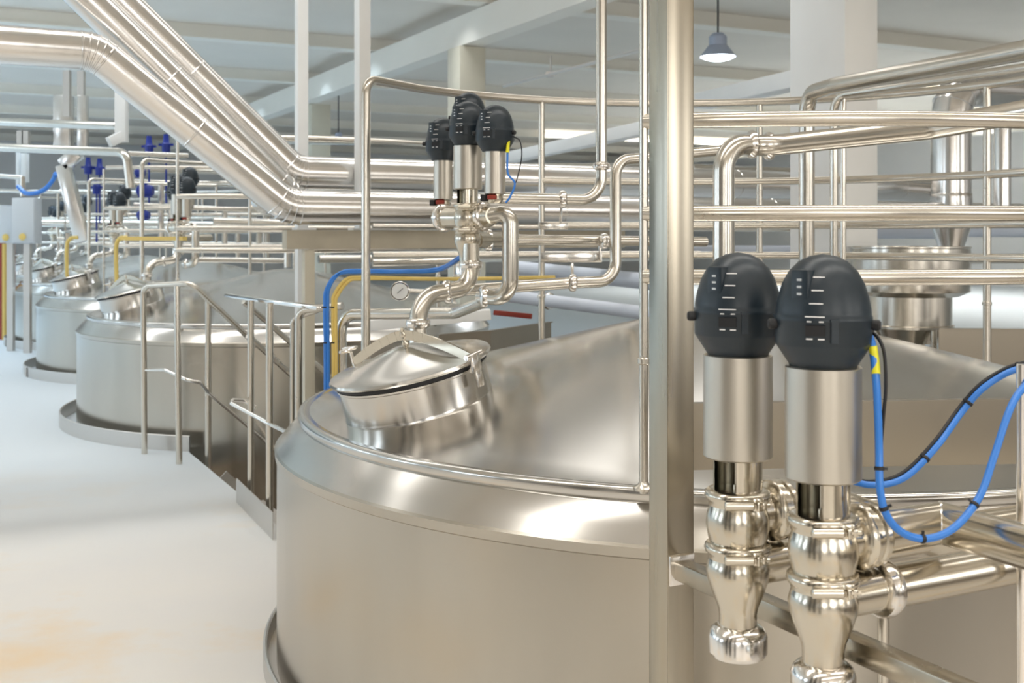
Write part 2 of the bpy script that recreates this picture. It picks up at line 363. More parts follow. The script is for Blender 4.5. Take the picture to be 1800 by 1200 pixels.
# ------------------------------------------------------------------ seat valves with dark control heads
def head_r(z):   # z measured down from the head's crown
    pr = [(0, 0), (-.004, .022), (-.012, .038), (-.028, .054), (-.048, .0645), (-.070, .071), (-.092, .0745), (-.144, .0745)]
    for (z1, r1), (z2, r2) in zip(pr, pr[1:]):
        if z >= z2: return r1 + (r2 - r1) * (z1 - z) / (z1 - z2)
    return .0745
def make_valve(label, crown, panel, rt=.060, lt=.181, bodies=2, group=None, cable_side=0, red=False, outs=True, detail=True):
    """local origin on the axis at floor level; crown = height of the head's top; panel = angle the mark panel faces"""
    root = empty('process_valve', (0, 0, 0), label, 'valve', group)
    z = crown
    prof = [(.050, z - .184), (.054, z - .176), (.0735, z - .146), (.0755, z - .142), (.0755, z - .108), (.0765, z - .106), (.0765, z - .100), (.0745, z - .097), (.0745, z - .09)]
    prof += [(.0738, z - .085), (.071, z - .070), (.0645, z - .048), (.054, z - .028), (.038, z - .012), (.022, z - .004), (.001, z)]
    hd = MB().lathe(prof, seg=56).build('control_head', 'head', root, 40)
    def fr(a): return V((cos(a), sin(a), 0)), V((-sin(a), cos(a), 0))
    def patch(mb, a, zz, wd, ht, th, lift=0.):
        n_, t_ = fr(a); r0 = head_r(zz - z); r1 = head_r(zz - z + .006); sl = (r0 - r1) / .006
        up_ = (UP - n_ * sl).normalized(); nn = t_.cross(up_).normalized()
        if nn.dot(n_) < 0: nn = -nn
        mb.box(n_ * r0 + UP * zz + nn * (lift), t_ * wd, up_ * ht, nn * th)
    n_, t_ = fr(panel)
    mb = MB(); mb.box(n_ * .052 + UP * (z - .063), t_ * .030, n_ * .036, UP * .078, .003); mb.build('led_panel', 'head', hd)
    if detail:
        mb = MB()
        for q in range(5): mb.box(n_ * .0703 + UP * (z - .040 - q * .011), t_ * .008, n_ * .0012, UP * .0035)
        mb.build('led_window', 'curb', hd)
        mb = MB(); mb.box(n_ * .0706 + UP * (z - .097), t_ * .011, n_ * .0016, UP * .0045); mb.build('green_mark', 'green', hd)
        def mark(*a_): mb = MB(); patch(mb, *a_); mb.build('white_mark', 'white', hd)
        for q, wd in enumerate((.018, .018, .021, .030)): mark(panel + .43 - .02 * q, z - .036 - q * .0202, wd, .0018, .0012, .0003)
        for da in (.26, .50): mark(panel + da, z - .104, .007, .0018, .0016, .002); mark(panel + da, z - .131, .010, .0022, .0014, .001)
        mb = MB(); patch(mb, panel + .38, z - .118, .030, .016, .003, .001); mb.build('switch_window', 'black', hd)
        for s_ in (0, 2.0, 4.1):
            mb = MB(); patch(mb, panel + .76 + s_, z - .119, .011, .036, .008, .002); patch(mb, panel + .76 + s_, z - .102, .014, .004, .012, .003); mb.build('latch', 'head', hd)
        for s_ in (-.75, 1.95):
            a_ = panel + s_; q, _ = fr(a_); MB().lathe([(.007, .070), (.0085, .078), (.0085, .086), (.006, .089)], UP * (z - .112), q, 14).build('gland', 'black', hd)
    zb = z - .179; zt = zb - lt
    MB().lathe([(rt - .004, zt), (rt, zt + .003), (rt, zb - .002), (rt - .003, zb), (rt - .009, zb), (rt - .009, zb - .01)], seg=56).build('actuator_housing', 'brush', root)
    if bodies == 0:      # housing clamped straight onto the manifold
        mb = MB(); mb.lathe([(.026, zt - .035), (.030, zt - .030), (.034, zt - .018), (.030, zt - .006), (.036, zt + .002)], seg=28); mb.build('neck', 'valve', root)
        n1, t1 = fr(panel + .5); MB().box(n1 * .034 + UP * (zt - .012), t1 * .035, n1 * .022, UP * .018, .003).build('red_clamp', 'red', root)
        MB().box(n1 * .030 - t1 * .035 + UP * (zt - .014), t1 * .022, n1 * .03, UP * .026, .003).build('black_clip', 'black', root)
        return root
    zl = zt - .067; ry = min(.0425, rt - .01)
    yk = MB()
    for c0, wd in ((.33, 4.2), (4.53 + .9, .0)):   # a shell with one tall opening on the panel's side
        if wd: yk.lathe([(ry, zl), (ry, zt + .002), (ry - .005, zt + .002), (ry - .005, zl), (ry, zl)], seg=34, a0=panel + c0 + .22, a1=panel + c0 + .22 + 5.1, cap=False)
    y_ = yk.build('yoke', 'valve', root)
    st_ = MB(); st_.lathe([(.008, zl), (.008, zt), (.0, zt)], seg=14); st_.lathe([(.036, zl - .002), (.036, zl + .004), (.012, zl + .012), (.012, zl + .02)], seg=24); st_.build('stem', 'valve', y_)
    zz = zl
    for b in range(bodies):
        mb = MB()
        mb.lathe([(.046, zz - .017), (.051, zz - .016), (.0525, zz - .008), (.0565, zz - .005), (.0585, zz + .001), (.0575, zz + .007), (.053, zz + .011), (.044, zz + .012)], seg=56)
        mb.build('clamp_ring', 'valve', root, 50)
        a_ = panel + .80; n1, t1 = fr(a_)
        ctr = n1 * .063 + UP * (zz - .004) + t1 * -.004; mb = MB()
        mb.lathe([(.005, -.031), (.0085, -.029), (.0085, .017), (.006, .020)], ctr, t1, 16)
        mb.lathe([(.0032, .018), (.0032, .046)], ctr, t1, 8); mb.box(ctr + t1 * .026, t1 * .006, n1 * .018, UP * .017, .002); mb.box(ctr + t1 * .037 - n1 * .004, t1 * .008, n1 * .014, UP * .012, .002)
        mb.box(ctr + t1 * .028 - n1 * .012, t1 * .020, n1 * .012, UP * .024, .003)
        mb.build('clamp_bolt', 'valve', root)
        if b < bodies - 1:
            MB().lathe([(.044, zz - .100), (.0455, zz - .090), (.0515, zz - .074), (.0555, zz - .052), (.0545, zz - .034), (.050, zz - .020), (.047, zz - .010)], seg=56).build('valve_body', 'valve', root, 50)
            zz -= .093
        else:
            MB().lathe([(.033, zz - .135), (.033, zz - .114), (.036, zz - .100), (.045, zz - .078), (.0535, zz - .052), (.0555, zz - .036), (.052, zz - .022), (.047, zz - .010)], seg=56).build('valve_body', 'valve', root, 50)
            nut = [(.034, zz - .190), (.047, zz - .187), (.0515, zz - .180), (.0515, zz - .152), (.0475, zz - .142), (.041, zz - .136), (.034, zz - .133)]
            MB().lathe(nut, seg=48).build('union_nut', 'bright', root, 30)
    return root
def outlet(root, z, ax, m='valve', L=.10, r=.036, fl=.054):
    ax = V(ax); MB().lathe([(r, 0), (r, L), (r, L)], V((0, 0, z)), ax, 40).build('outlet', m, root)
    if not fl: return
    mb = MB(); mb.lathe([(r, L - .030), (r + .008, L - .026), (fl - .003, L - .020), (fl, L - .015), (fl, L - .006), (fl - .005, L - .003), (fl - .005, L + .003), (fl - .001, L + .006), (fl - .001, L + .014), (fl - .008, L + .018), (r + .004, L + .030), (r, L + .032)], V((0, 0, z)), ax, 48)
    mb.build('outlet_flange', m, root, 25)
PAN = R_(-90 - 46)
v1 = make_valve('tall process valve with blue-black domed head beside the square post', 1.472, PAN, group='front process valves')
v1.location = (.397, 2.0, 0)
v2 = make_valve('nearest process valve with blue-black domed head and blue cable, right of its twin', 1.472, PAN, group='front process valves')
v2.location = (.4985, 1.823, 0)
for v_ in (v1, v2):
    outlet(v_, 1.011, E, L=.085); outlet(v_, .919, E, L=.11, fl=0)

# ------------------------------------------------------------------ post, beam, plate in front
P = at(1180, 415, 2.32)
mb = MB(); mb.box((P.x, P.y, 1.2), E * .066, D * .066, UP * 7.0 * .9, .003)
post = tag(mb.build('square_post', 'post', off=(P.x, P.y, 0)), 'tall brushed square steel post rising through the picture right of the nearest tank', 'post')
b0 = V((P.x, P.y, .83)) - D * .033; mb = MB(); mb.bar(b0, b0 - D * 1.5, .038, .036, .002)
arm = tag(mb.build('support_beam', 'post'), 'square steel support bar running forward from the foot of the tall post under the valves', 'beam')
mb = MB(); mb.box(b0 - D * .003, D * .006, E * .060, UP * .060, .002)
mb.build('mounting_plate', 'bright', arm)
a, b = at(1205, 0, 2.52), at(1850, 0, 2.60)
mb = MB(); zt_, zb_ = 1.128, .982
mb.bar((a.x, a.y, (zt_ + zb_) / 2), (b.x, b.y, (zt_ + zb_) / 2), .003, zt_ - zb_); mb.bar((a.x, a.y + .012, zt_), (b.x, b.y + .012, zt_), .024, .003)
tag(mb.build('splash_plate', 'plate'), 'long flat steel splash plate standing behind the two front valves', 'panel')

# ------------------------------------------------------------------ pipes
def pipe(label, pts, r, m='pipe', rad=.1, clamps=(), group=None, name='process_pipe', seg=18, ridge=True, cat='pipe'):
    pts = [V(p) for p in pts]
    o = MB().tube(pts, r, seg, rad, n=9).build(name, m)
    tag(o, label, cat, group)
    if callable(r): r = .046
    for c, ax in clamps:
        ax = V(ax).normalized(); MB().lathe([(r, -.018), (r + .010, -.012), (r + .013, -.004), (r + .013, .004), (r + .010, .012), (r, .018)], c, ax, 28).build('clamp', 'bright', o)
    return o
V1 = V((.397, 2.0, 0)); V2 = V((.4985, 1.823, 0))
# outlets of the front valves
p0 = V2 + E * .11 + UP * 1.011; p1 = V2 + E * .262 + UP * 1.011; p2 = p1 - D * 1.2
mb = MB(); mb.tube([p0, p1, p2], .036, 32); o = tag(mb.build('process_pipe', 'valve', sharp=25), 'thick mitred pipe leaving the nearest valve and turning towards the viewer', 'pipe')
MB().lathe([(.036, -.004), (.0372, 0), (.036, .004)], p1, (E - D).normalized(), 32).build('weld_seam', 'bright', o)
pipe('thick lower pipe leaving the nearest valve towards the right, under the mitred one', [V2 + E * .10 + UP * .919, V2 + E * 1.3 + UP * .919], .036, 'valve', 0,
     [(V2 + E * .125 + UP * .919, E)])
pipe('pipe leaving the lower port of the valve beside the post', [V1 + E * .10 + UP * .919, V1 + E * 1.6 + UP * .919], .032, 'valve', 0)
pipe('pipe leaving the upper port of the valve beside the post', [V1 + E * .11 + UP * 1.011, V1 + E * .26 + UP * .99, V1 + E * .5 + UP * .90, V1 + E * 1.7 + UP * .88], .032, 'valve', .12)
pipe('thin upright support tube below the lower thick pipe', [at(1553, 1055, 1.93), at(1553, 1500, 1.93)], .0095, 'rail', 0, name='support_tube', cat='tube')
pipe('pale upright conduit at the right edge carrying the blue cables', [at(1796, 640, 1.95), at(1796, 1500, 1.95)], .009, 'bright', 0, name='conduit', cat='conduit')
for q, v_ in enumerate((V1, V2)):
    pipe('short pipe dropping from the union nut of the %s' % ('valve beside the post' if q == 0 else 'nearest valve'), [v_ + UP * .69, v_ + UP * .0], .030, 'valve', 0)

# pipe work behind the nearest tank's valves
Zc = 4.5
valves = []
def vat(px, ptop, Y, label, **k):
    top = at(px, ptop, Y).z
    v = make_valve(label, top, PAN, **k); p = at(px, 0, Y); v.location = (p.x, p.y, 0); return v
cl = []
cl.append(vat(870, 184, 4.45, 'right-hand valve with black domed head and blue cable above the nearest tank', rt=.041, lt=.172, bodies=0, group='valves above the nearest tank'))
cl.append(vat(822, 178, 4.58, 'middle valve with the thickest steel housing above the nearest tank', rt=.058, lt=.176, bodies=2, group='valves above the nearest tank'))
cl.append(vat(779, 207, 4.88, 'left-hand valve with black domed head above the nearest tank', rt=.041, lt=.172, bodies=0, group='valves above the nearest tank'))
cl.append(vat(824, 162, 4.98, 'rear valve whose black head peeps over the middle one above the nearest tank', rt=.041, lt=.172, bodies=0, group='valves above the nearest tank'))
cp = []
def q(px, py, Y=Zc): return at(px, py, Y)
cp.append(pipe('horizontal valve manifold pipe joining the three valves above the nearest tank', [q(772, 383, 4.75), q(815, 383, 4.65), q(845, 382, 4.57), q(858, 380, 4.54), q(866, 379, 4.51)], lambda t: .046 if t < .7 else .034 + .012 * (1 - t) / .3, 'valve', .0,
     [(q(780, 383, 4.73), q(885, 375) - q(772, 383, 4.75)), (q(850, 380, 4.56), q(885, 375) - q(772, 383, 4.75))]))
cp.append(pipe('thick U-shaped pipe curving down beside the manifold above the nearest tank', [q(858, 379, 4.53), q(897, 373), q(897, 524), q(845, 520, 4.6)], .033, 'pipe', .075, [(q(850, 521, 4.58), (1, .2, 0))]))
cp.append(pipe('S-shaped pipe dropping from the manifold to the manhole end of the nearest tank', [q(828, 430, 4.55), q(828, 505, 4.52), q(735, 522, 4.3), q(735, 640, 4.25)], .034, 'pipe', .12,
     [(q(828, 465, 4.54), UP), (q(787, 513, 4.42), (1, -.1, .1)), (q(735, 568, 4.27), UP)]))
cp.append(pipe('short straight pipe between the middle valve and the long level pipe', [q(836, 422, 4.6), q(905, 421, 4.9)], .034, 'valve', 0, [(q(858, 422, 4.7), (1, .2, 0))]))
pipe('long level pipe running right from the manifold to behind the square post', [q(870, 421, 4.8), q(1240, 425, 5.3)], .0235, 'pipe', 0, [(q(1062, 424, 5.0), (1, .2, 0))])
pipe('pipe coming down from the ceiling and bending left to the right-hand valve head', [q(1057, -120, 4.9), q(1057, 352, 4.9), q(880, 348, 4.7)], .0245, 'pipe', .10,
     [(q(1057, 292, 4.9), UP), (q(989, 350, 4.82), (1, 0, 0))])
pipe('upright pipe bending at both ends just left of the thin tall tube', [q(1330, 258, 5.2), q(1130, 278, 5.0), q(1082, 282, 4.95), q(1082, 494, 4.9), q(1000, 497, 4.8), q(790, 512, 4.8)], .025, 'pipe', .09,
     [(q(1007, 497, 4.8), (1, 0, 0))])
pipe('bent pipe behind the manhole running left and down into the stair opening', [q(600, 760, 5.4), q(600, 552, 5.4), q(800, 550, 5.0), q(850, 530, 4.8)], .026, 'pipe', .09)
pipe('thin level pipe crossing behind the U-shaped pipe', [q(655, 448, 5.9), q(1230, 446, 6.6)], .018, 'pipe', 0)
pipe('thin level pipe just above the cream beam', [q(655, 397, 6.7), q(1400, 404, 8)], .015, 'pipe', 0)
# right-hand pipes
pipe('thick pipe sloping in from the upper right and turning straight down', [q(1418, 640, 5.2), q(1418, 165, 5.2), q(1470, 150, 4.9), q(1900, 70, 3.6)], .036, 'pipe', .10, seg=24)
pipe('upright tube bending away at its top, just right of the thick turning pipe', [q(1466, 640, 5.5), q(1466, 168, 5.5), q(1900, 105, 4.4)], .02, 'pipe', .08)
pipe('upright tube close to the white column, right of its thinner neighbour', [q(1482, 640, 5.6), q(1482, 160, 5.6)], .015, 'pipe', 0)
pipe('pipe rising behind the left front valve and bending right along the rails', [q(1272, 700, 3.9), q(1272, 252, 3.9), q(1345, 257, 4.0), q(1640, 225, 3.75), q(1900, 178, 3.4)], .037, 'pipe', .13,
     [(q(1322, 254, 3.97), (1, 0, 0)), (q(1352, 257, 4.0), (1, 0, 0))], seg=24)

# sheet screens and pale pipes behind the tank
def screen(pts, z0, z1, label, m='plate'):
    mb = MB()
    for a, b in zip(pts, pts[1:]):
        a = V((a[0], a[1], 0)); b = V((b[0], b[1], 0)); mid = UP * ((z0 + z1) / 2)
        mb.bar(a + mid, b + mid, .006, z1 - z0); mb.bar(a + UP * z1, b + UP * z1, .03, .006)
    return tag(mb.build('screen_wall', m), label, 'panel')
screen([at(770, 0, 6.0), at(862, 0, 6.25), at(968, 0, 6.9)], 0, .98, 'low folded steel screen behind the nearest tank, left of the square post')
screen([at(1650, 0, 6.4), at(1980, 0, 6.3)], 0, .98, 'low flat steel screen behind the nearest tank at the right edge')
mb = MB(); mb.bar(at(640, 572, 6.1), at(862, 552, 6.15), .12, .055, .003)
tag(mb.build('cable_trunking', 'wpaint'), 'white trunking above the low screen behind the manhole', 'trunking')
pipe('pale blue plastic pipe slanting down behind the U-shaped pipe to the post', [q(880, 518, 6.9), q(1160, 553, 6.2)], .038, 'pvc', 0, [(q(965, 529, 6.7), q(1160, 553, 6.2) - q(880, 518, 6.9))], name='plastic_pipe')
pipe('pale plastic pipe running level above the slanting one', [q(900, 470, 8.6), q(1160, 497, 7.4)], .055, 'pvc', 0, name='plastic_pipe')
mb = MB(); mb.bar(at(868, 549, 6.95), at(935, 556, 6.9), .03, .03, .004); tag(mb.build('red_bar', 'red'), 'short red bar lying on the low screen left of the post', 'bar')
# small hangers
mb = MB(); mb.bar(at(948, 397, 5.4), at(998, 397, 5.4), .05, .035, .002); mb.tube([at(987, 362, 4.85), at(985, 392, 5.35)], .006, 8)
tag(mb.build('pipe_hanger', 'bright'), 'small square bracket under the upper bent pipe', 'bracket')
mb = MB(); mb.bar(at(950, 452, 5.1), at(1058, 452, 5.1), .03, .045, .002); mb.tube([at(1054, 432, 5.05), at(1056, 458, 5.05)], .006, 8); mb.tube([at(1006, 462, 5.1), at(1006, 490, 4.85)], .006, 8)
tag(mb.build('pipe_hanger', 'bright'), 'flat steel bracket between the two long level pipes', 'bracket')

# pressure gauge
g = empty('pressure_gauge', at(704, 511, 5.5), 'round pressure gauge with white dial left of the S-shaped pipe', 'gauge')
MB().lathe([(.040, 0), (.046, -.004), (.047, -.03), (.040, -.034)], (0, 0, 0), (0, 1, 0), 36).build('case', 'bright', g)
MB().lathe([(.040, -.0342), (.0435, -.036), (.0435, -.0345)], (0, 0, 0), (0, 1, 0), 36, cap=False).build('bezel', 'black', g)
MB().lathe([(.0385, -.0345), (.0385, -.037)], (0, 0, 0), (0, 1, 0), 36).build('dial', 'wpaint', g)
MB().bar((-.012, -.039, -.010), (.016, -.039, .014), .002, .003, up=V((0, 1, 0))).build('needle', 'black', g)
MB().tube([(.04, 0, 0), (.14, 0, -.005)], .011, 12).build('stem', 'pipe', g)

# ------------------------------------------------------------------ silver ducts
def duct(label, pts, r, rad=.16, bands=0, group='silver ducts'):
    pts = [V(p) for p in pts]; path = fillet(pts, rad, 4)
    o = MB().tube(path, r, 32).build('insulated_duct', 'duct', sharp=14); tag(o, label, 'duct', group)
    def band(p_, t_, dr): MB().lathe([(r, -.006), (r + dr, -.003), (r + dr, .003), (r, .006)], p_, t_, 32, cap=False).build('seam_band', 'duct', o)
    for i in range(1, len(path) - 1): band(path[i], path[i + 1] - path[i - 1], .004)
    for a, b in zip(path, path[1:]):
        L = (b - a).length
        if L > .6:
            n = int(L / .9) + 1
            for k_ in range(1, n):
                p_ = a.lerp(b, k_ / n)
                if p_.y > 5.2: band(p_, b - a, .003)
    return o
def run(px, py, Y, tfar, tup, zup, tback=6):
    """level run along E to the right of the point, and a 45 degree climb to its left"""
    c = at(px, py, Y); far = c + E * tfar; up = c - E * tup + UP * zup; return [up - E * tback, up, c, far]
a_ = at(517, 303, 7.12); up_ = a_ - E * 1.25 + UP * 1.17
duct('rearmost silver duct sloping down from the roof, then level behind the white column', [up_ - E * 3, up_, a_, a_ + E * 5.15, a_ + E * 5.15 - UP * .02 + E * .5], .106)
b_ = at(506, 345, 6.86); up_ = b_ - E * 1.35 + UP * 1.28
duct('middle brightest silver duct sloping down from the roof', [up_ - E * 3, up_, b_, b_ + D * .5], .100, .10)
c_ = at(505, 364, 6.62); up_ = c_ - E * 1.06 + UP * .83
duct('front silver duct sloping down from the left with a jointed elbow', [up_ - E * 4, up_, c_, c_ + E * 6.2], .102, .2)
dd = at(1672, 340, 9.1)
duct('wide upright silver duct with a jointed bend behind the right-hand rails', [dd + UP * 0, dd + UP * .86, dd + UP * .86 + E * 2.4], .155, .24)
mb = MB(); mb.lathe([(.155, .0), (.16, -.01), (.16, -.03), (.17, -.22), (.075, -.50), (.07, -.52)], dd, UP, 36)
tag(mb.build('duct_funnel', 'duct'), 'steel funnel hanging below the wide upright duct', 'funnel')
d2 = at(1762, 395, 8.6)
duct('narrow upright silver duct right of the wide one', [d2, d2 + UP * .85, d2 + UP * .85 + E * 1.6], .062, .13)
mb = MB(); mb.bar(at(1215, 208, 9.6), at(860, 285, 13.5), .14, .12, .01)
tag(mb.build('white_duct', 'wpaint'), 'white square duct crossing under the roof behind the upright pipe', 'duct')
mb = MB(); mb.bar(at(1235, 178, 12), at(1500, 118, 9.6), .2, .16, .01)
tag(mb.build('white_duct', 'wpaint'), 'white square duct crossing under the roof right of the square post', 'duct')

# beam and its stanchion
bm0 = at(500, 421, 6.72); bm1 = bm0 + E * 2.35
mb = MB(); mb.bar(bm0, bm1, .1, .112, .003); bs = tag(mb.build('cross_beam', 'rust'), 'cream painted cross beam under the silver ducts', 'beam')
mb = MB(); mb.box(bm0 + E * .56 + UP * .0625, E * .3, D * .10, UP * .012); mb.box(bm0 + E * .12 + UP * .0625, E * .12, D * .10, UP * .012); mb.build('bearing_plate', 'wpaint', bs)
p = at(542, 0, 6.78)
mb = MB(); mb.box((p.x, p.y, -.54), E * .062, D * .062, UP * 3.92, .002)
tag(mb.build('steel_column', 'cream', off=(p.x, p.y, 0)), 'cream stanchion under the beam, rising behind the blue and yellow cables', 'column')

# hopper vessel behind the dome
hv = at(1597, 0, 6.9); vs = empty('hopper', (hv.x, hv.y, 0), 'round polished steel hopper standing behind the nearest tank at the right', 'hopper')
MB().lathe([(.27, 1.16), (.29, 1.14), (.352, 1.17), (.356, 1.20), (.352, 1.425), (.358, 1.43), (.358, 1.438), (.33, 1.438), (.33, 1.40)], seg=72).build('drum', 'pipe', vs)
MB().lathe([(.25, 1.165), (.25, .97), (.262, .965), (.262, .95), (.20, .945), (.17, .86), (.0, .86)], seg=72).build('lower_drum', 'pipe', vs)
for k_ in range(3):
    a = R_(-70 + 120 * k_); MB().tube([(.22 * cos(a), .22 * sin(a), 0), (.22 * cos(a), .22 * sin(a), .96)], .02, 14).build('leg', 'rail', vs)
MB().tube([(-.1, -.1, .97), (-.1, -.1, .6)], .03, 14).build('drain_pipe', 'pipe', vs)

# ------------------------------------------------------------------ stairs and railings
st = empty('staircase', W(UE, (VA + VB) / 2, 0), 'steel stairs going down through the floor opening between the two nearest tanks', 'stairs', rz=HANG)
for k_ in range(9):
    MB().box((.16 + k_ * .25, .05, -.2 - k_ * .25), (.27, 0, 0), (0, 1.5, 0), (0, 0, .03)).build('step', 'curb', st)
for s_ in (-.76, .86):
    MB().bar((.0, s_, -.06), (2.35, s_, -2.41), .012, .2).build('stringer', 'curb', st)
def on(px, py, Y): return at(px, py, Y)
def flat(px, Y, z): p = at(px, 0, Y); return V((p.x, p.y, z))
# landing rail of the second tank with slope down the stairs
ra = empty('stair_railing', flat(260, 7.85, 0), 'stair railing with kinked middle rail nearest the second tank', 'railing')
o0 = ra.location.copy()
def part(mb, name, m, root, off): return mb.build(name, m, root, off=off)
pa = flat(254, 7.85, 0); pb_ = flat(315, 7.5, 0); s0 = at(340, 500, 7.65)
slope_end = at(640, 765, 8.5)
part(MB().tube([pa, at(252, 502, 7.85), at(336, 498, 7.62), at(432, 588, 7.88), slope_end], .0205, 16, .07), 'top_rail', 'rail', ra, o0)
part(MB().tube([pb_ + UP * .0, at(311, 503, 7.55)], .0205, 16), 'post', 'rail', ra, o0)
p3 = at(366, 527, 7.72); part(MB().tube([V((p3.x, p3.y, -.8)), p3], .0205, 16), 'post', 'rail', ra, o0)
part(MB().tube([at(254, 650, 7.85), at(290, 650, 7.72), at(330, 668, 7.55), at(352, 672, 7.6), at(366, 690, 7.7), at(440, 752, 7.9), at(640, 930, 8.5)], .012, 12, .03), 'middle_rail', 'bright', ra, o0)
# gate at the head of the stairs
g0 = flat(447, 6.34, 0); gt = empty('stair_gate', g0, 'self-closing steel gate with flat top bar at the head of the stairs', 'gate')
part(MB().bar(at(400, 519, 6.75), at(563, 541, 5.75), .045, .022, .004), 'top_bar', 'bright', gt, g0)
for px, Y, yt in ((441, 6.34, 528), (474, 5.9, 532)):
    a = flat(px, Y, -.01); t = at(px, yt, Y); part(MB().tube([a, V((a.x, a.y, t.z))], .0185 if px < 460 else .0195, 16), 'post', 'rail', gt, g0)
part(MB().tube([at(450, 716, 6.4), at(430, 704, 6.42), at(408, 703, 6.35), at(407, 709, 6.2), at(474, 745, 5.88), at(560, 788, 5.3)], .011, 12, .02), 'lower_bar', 'bright', gt, g0)
part(MB().bar(flat(416, 6.42, .065), flat(480, 5.62, .065), .005, .14), 'toe_board', 'curb', gt, g0)
# near-side stair railing with double upright
rb = empty('stair_railing', flat(520, 6.2, 0), 'bent double-tube railing end left of the cream stanchion', 'railing'); o1 = rb.location.copy()
part(MB().tube([flat(525, 6.15, -1.2), at(525, 545, 6.15), at(602, 537, 6.05)], .021, 16, .06), 'upright', 'rail', rb, o1)
part(MB().tube([flat(514, 6.35, -1.2), at(514, 560, 6.35), at(560, 545, 6.3)], .014, 14, .05), 'upright', 'rail', rb, o1)
part(MB().tube([at(428, 530, 7.3), at(514, 604, 7.6), at(640, 715, 8.1)], .019, 14), 'slope_rail', 'rail', rb, o1)
part(MB().tube([at(436, 590, 7.3), at(514, 660, 7.6), at(640, 770, 8.0)], .019, 14), 'slope_rail', 'rail', rb, o1)

# ------------------------------------------------------------------ cables
def cable(label, pts, r, m, ties=(), name='cable', group=None, n=8):
    path = smooth(pts, n); o = MB().tube(path, r, 12).build(name, m); tag(o, label, 'cable', group)
    for f in ties:
        i = min(len(path) - 2, int(f * (len(path) - 1))); t = (path[i + 1] - path[i]).normalized()
        mb = MB(); mb.lathe([(r * 1.15, -.003), (r * 1.25, -.002), (r * 1.25, .002), (r * 1.15, .003)], path[i], t, 14)
        s_ = t.cross(V((0, 1, 0))).normalized(); mb.box(path[i] + s_ * r * 1.5, s_ * .007, t * .004, V((0, .004, 0)))
        mb.build('cable_tie', 'cabletie', o)
    return o
Yf = 1.80
hx = V2 + V((.078, .0, 1.36))
c1 = cable('bright blue cable looping low from the nearest valve head up to the right', [at(1529, 592, Yf), at(1534, 612, 1.79), at(1541, 680, 1.78), at(1545, 780, 1.78), at(1547, 860, 1.77), at(1560, 908, 1.77), at(1590, 938, 1.78), at(1633, 946, 1.79),
    at(1680, 925, 1.81), at(1722, 872, 1.84), at(1748, 800, 1.87), at(1775, 720, 1.9), at(1800, 680, 1.93), at(1840, 650, 1.95)], .0062, 'blue', (.27, .36, .52, .68))
MB().tube([at(1534, 608, 1.788), at(1538, 632, 1.787), at(1540, 657, 1.781)], .0068, 12).build('yellow_sleeve', 'lime', c1)
cable('black cable dropping beside the yellow sleeve of the nearest valve head', [at(1524, 578, 1.82), at(1542, 592, 1.8), at(1554, 620, 1.78), at(1557, 680, 1.775), at(1552, 740, 1.785), at(1549, 790, 1.79), at(1551, 860, 1.785), at(1563, 905, 1.785), at(1590, 938, 1.80)], .0028, 'black')
cable('blue cable sweeping up right behind the loop from under the steel housing', [at(1500, 846, 1.95), at(1530, 852, 1.94), at(1570, 848, 1.94), at(1605, 828, 1.95), at(1650, 780, 1.97), at(1690, 725, 2.0), at(1725, 685, 2.0), at(1765, 658, 2.0), at(1800, 645, 2.0), at(1850, 632, 2.0)], .0058, 'blue', (.4, .6, .87))
cable('black cable strapped along the upper blue cable', [at(1502, 842, 1.96), at(1530, 846, 1.945), at(1570, 839, 1.945), at(1603, 818, 1.955), at(1647, 770, 1.975), at(1687, 715, 2.005), at(1722, 676, 2.005), at(1764, 649, 2.005), at(1800, 637, 2.005), at(1850, 625, 2.0)], .0034, 'black')
c4 = cable('blue cable hanging from the right-hand valve head above the nearest tank', [at(893, 258, 4.42), at(892, 275, 4.4), at(893, 305, 4.4), at(905, 322, 4.4), at(897, 345, 4.4), at(889, 356, 4.4)], .0042, 'blue')
MB().tube([at(894, 242, 4.41), at(892, 268, 4.4)], .0068, 10).build('yellow_sleeve', 'lime', c4)
cable('thin black cable bowing right of the valve heads above the nearest tank', [at(902, 240, 4.42), at(914, 248, 4.4), at(917, 275, 4.4), at(910, 310, 4.4), at(904, 326, 4.4)], .0022, 'black')
Yb = 5.35
for k_, (dx, dy, c) in enumerate(((0, 0, 'blue'), (5, -3, 'blue'), (14, 9, 'yellow'), (19, 12, 'yellow'))):
    lab = ['blue cable of the bundle falling beside the cream stanchion, the left-hand one', 'blue cable of the bundle falling beside the cream stanchion, the right-hand one',
           'yellow cable falling beside the blue ones, the left-hand one', 'yellow cable falling beside the blue ones, the right-hand one'][k_]
    end = [at(700, 478 + dy * .6, Yb), at(770, 475 + dy, Yb), at(812, 452 + dy, 5.0)] if c == 'blue' else [at(700, 486 + dy * .3, Yb), at(800, 488 + dy * .2, Yb), at(975, 484 + dy * .3, 5.6)]
    cable(lab, [at(572 + dx, 900, Yb), at(572 + dx, 640, Yb), at(571 + dx, 540, Yb), at(574 + dx, 508 + dy, Yb), at(594 + dx, 482 + dy, Yb), at(635, 478 + dy, Yb)] + end, .0085 if c == 'blue' else .0085, c, (.16, .25) if k_ in (0, 2) else (), group='cables by the stanchion')
for py, x0, x1, Y in ((418, 235, 345, 9.2),):
    mb = MB(); mb.bar(at(215, 419, 9.4), at(325, 419, 9.2), .06, .03); tag(mb.build('cable_tray', 'yellow'), 'run of yellow cables seen above the second tank', 'cables')

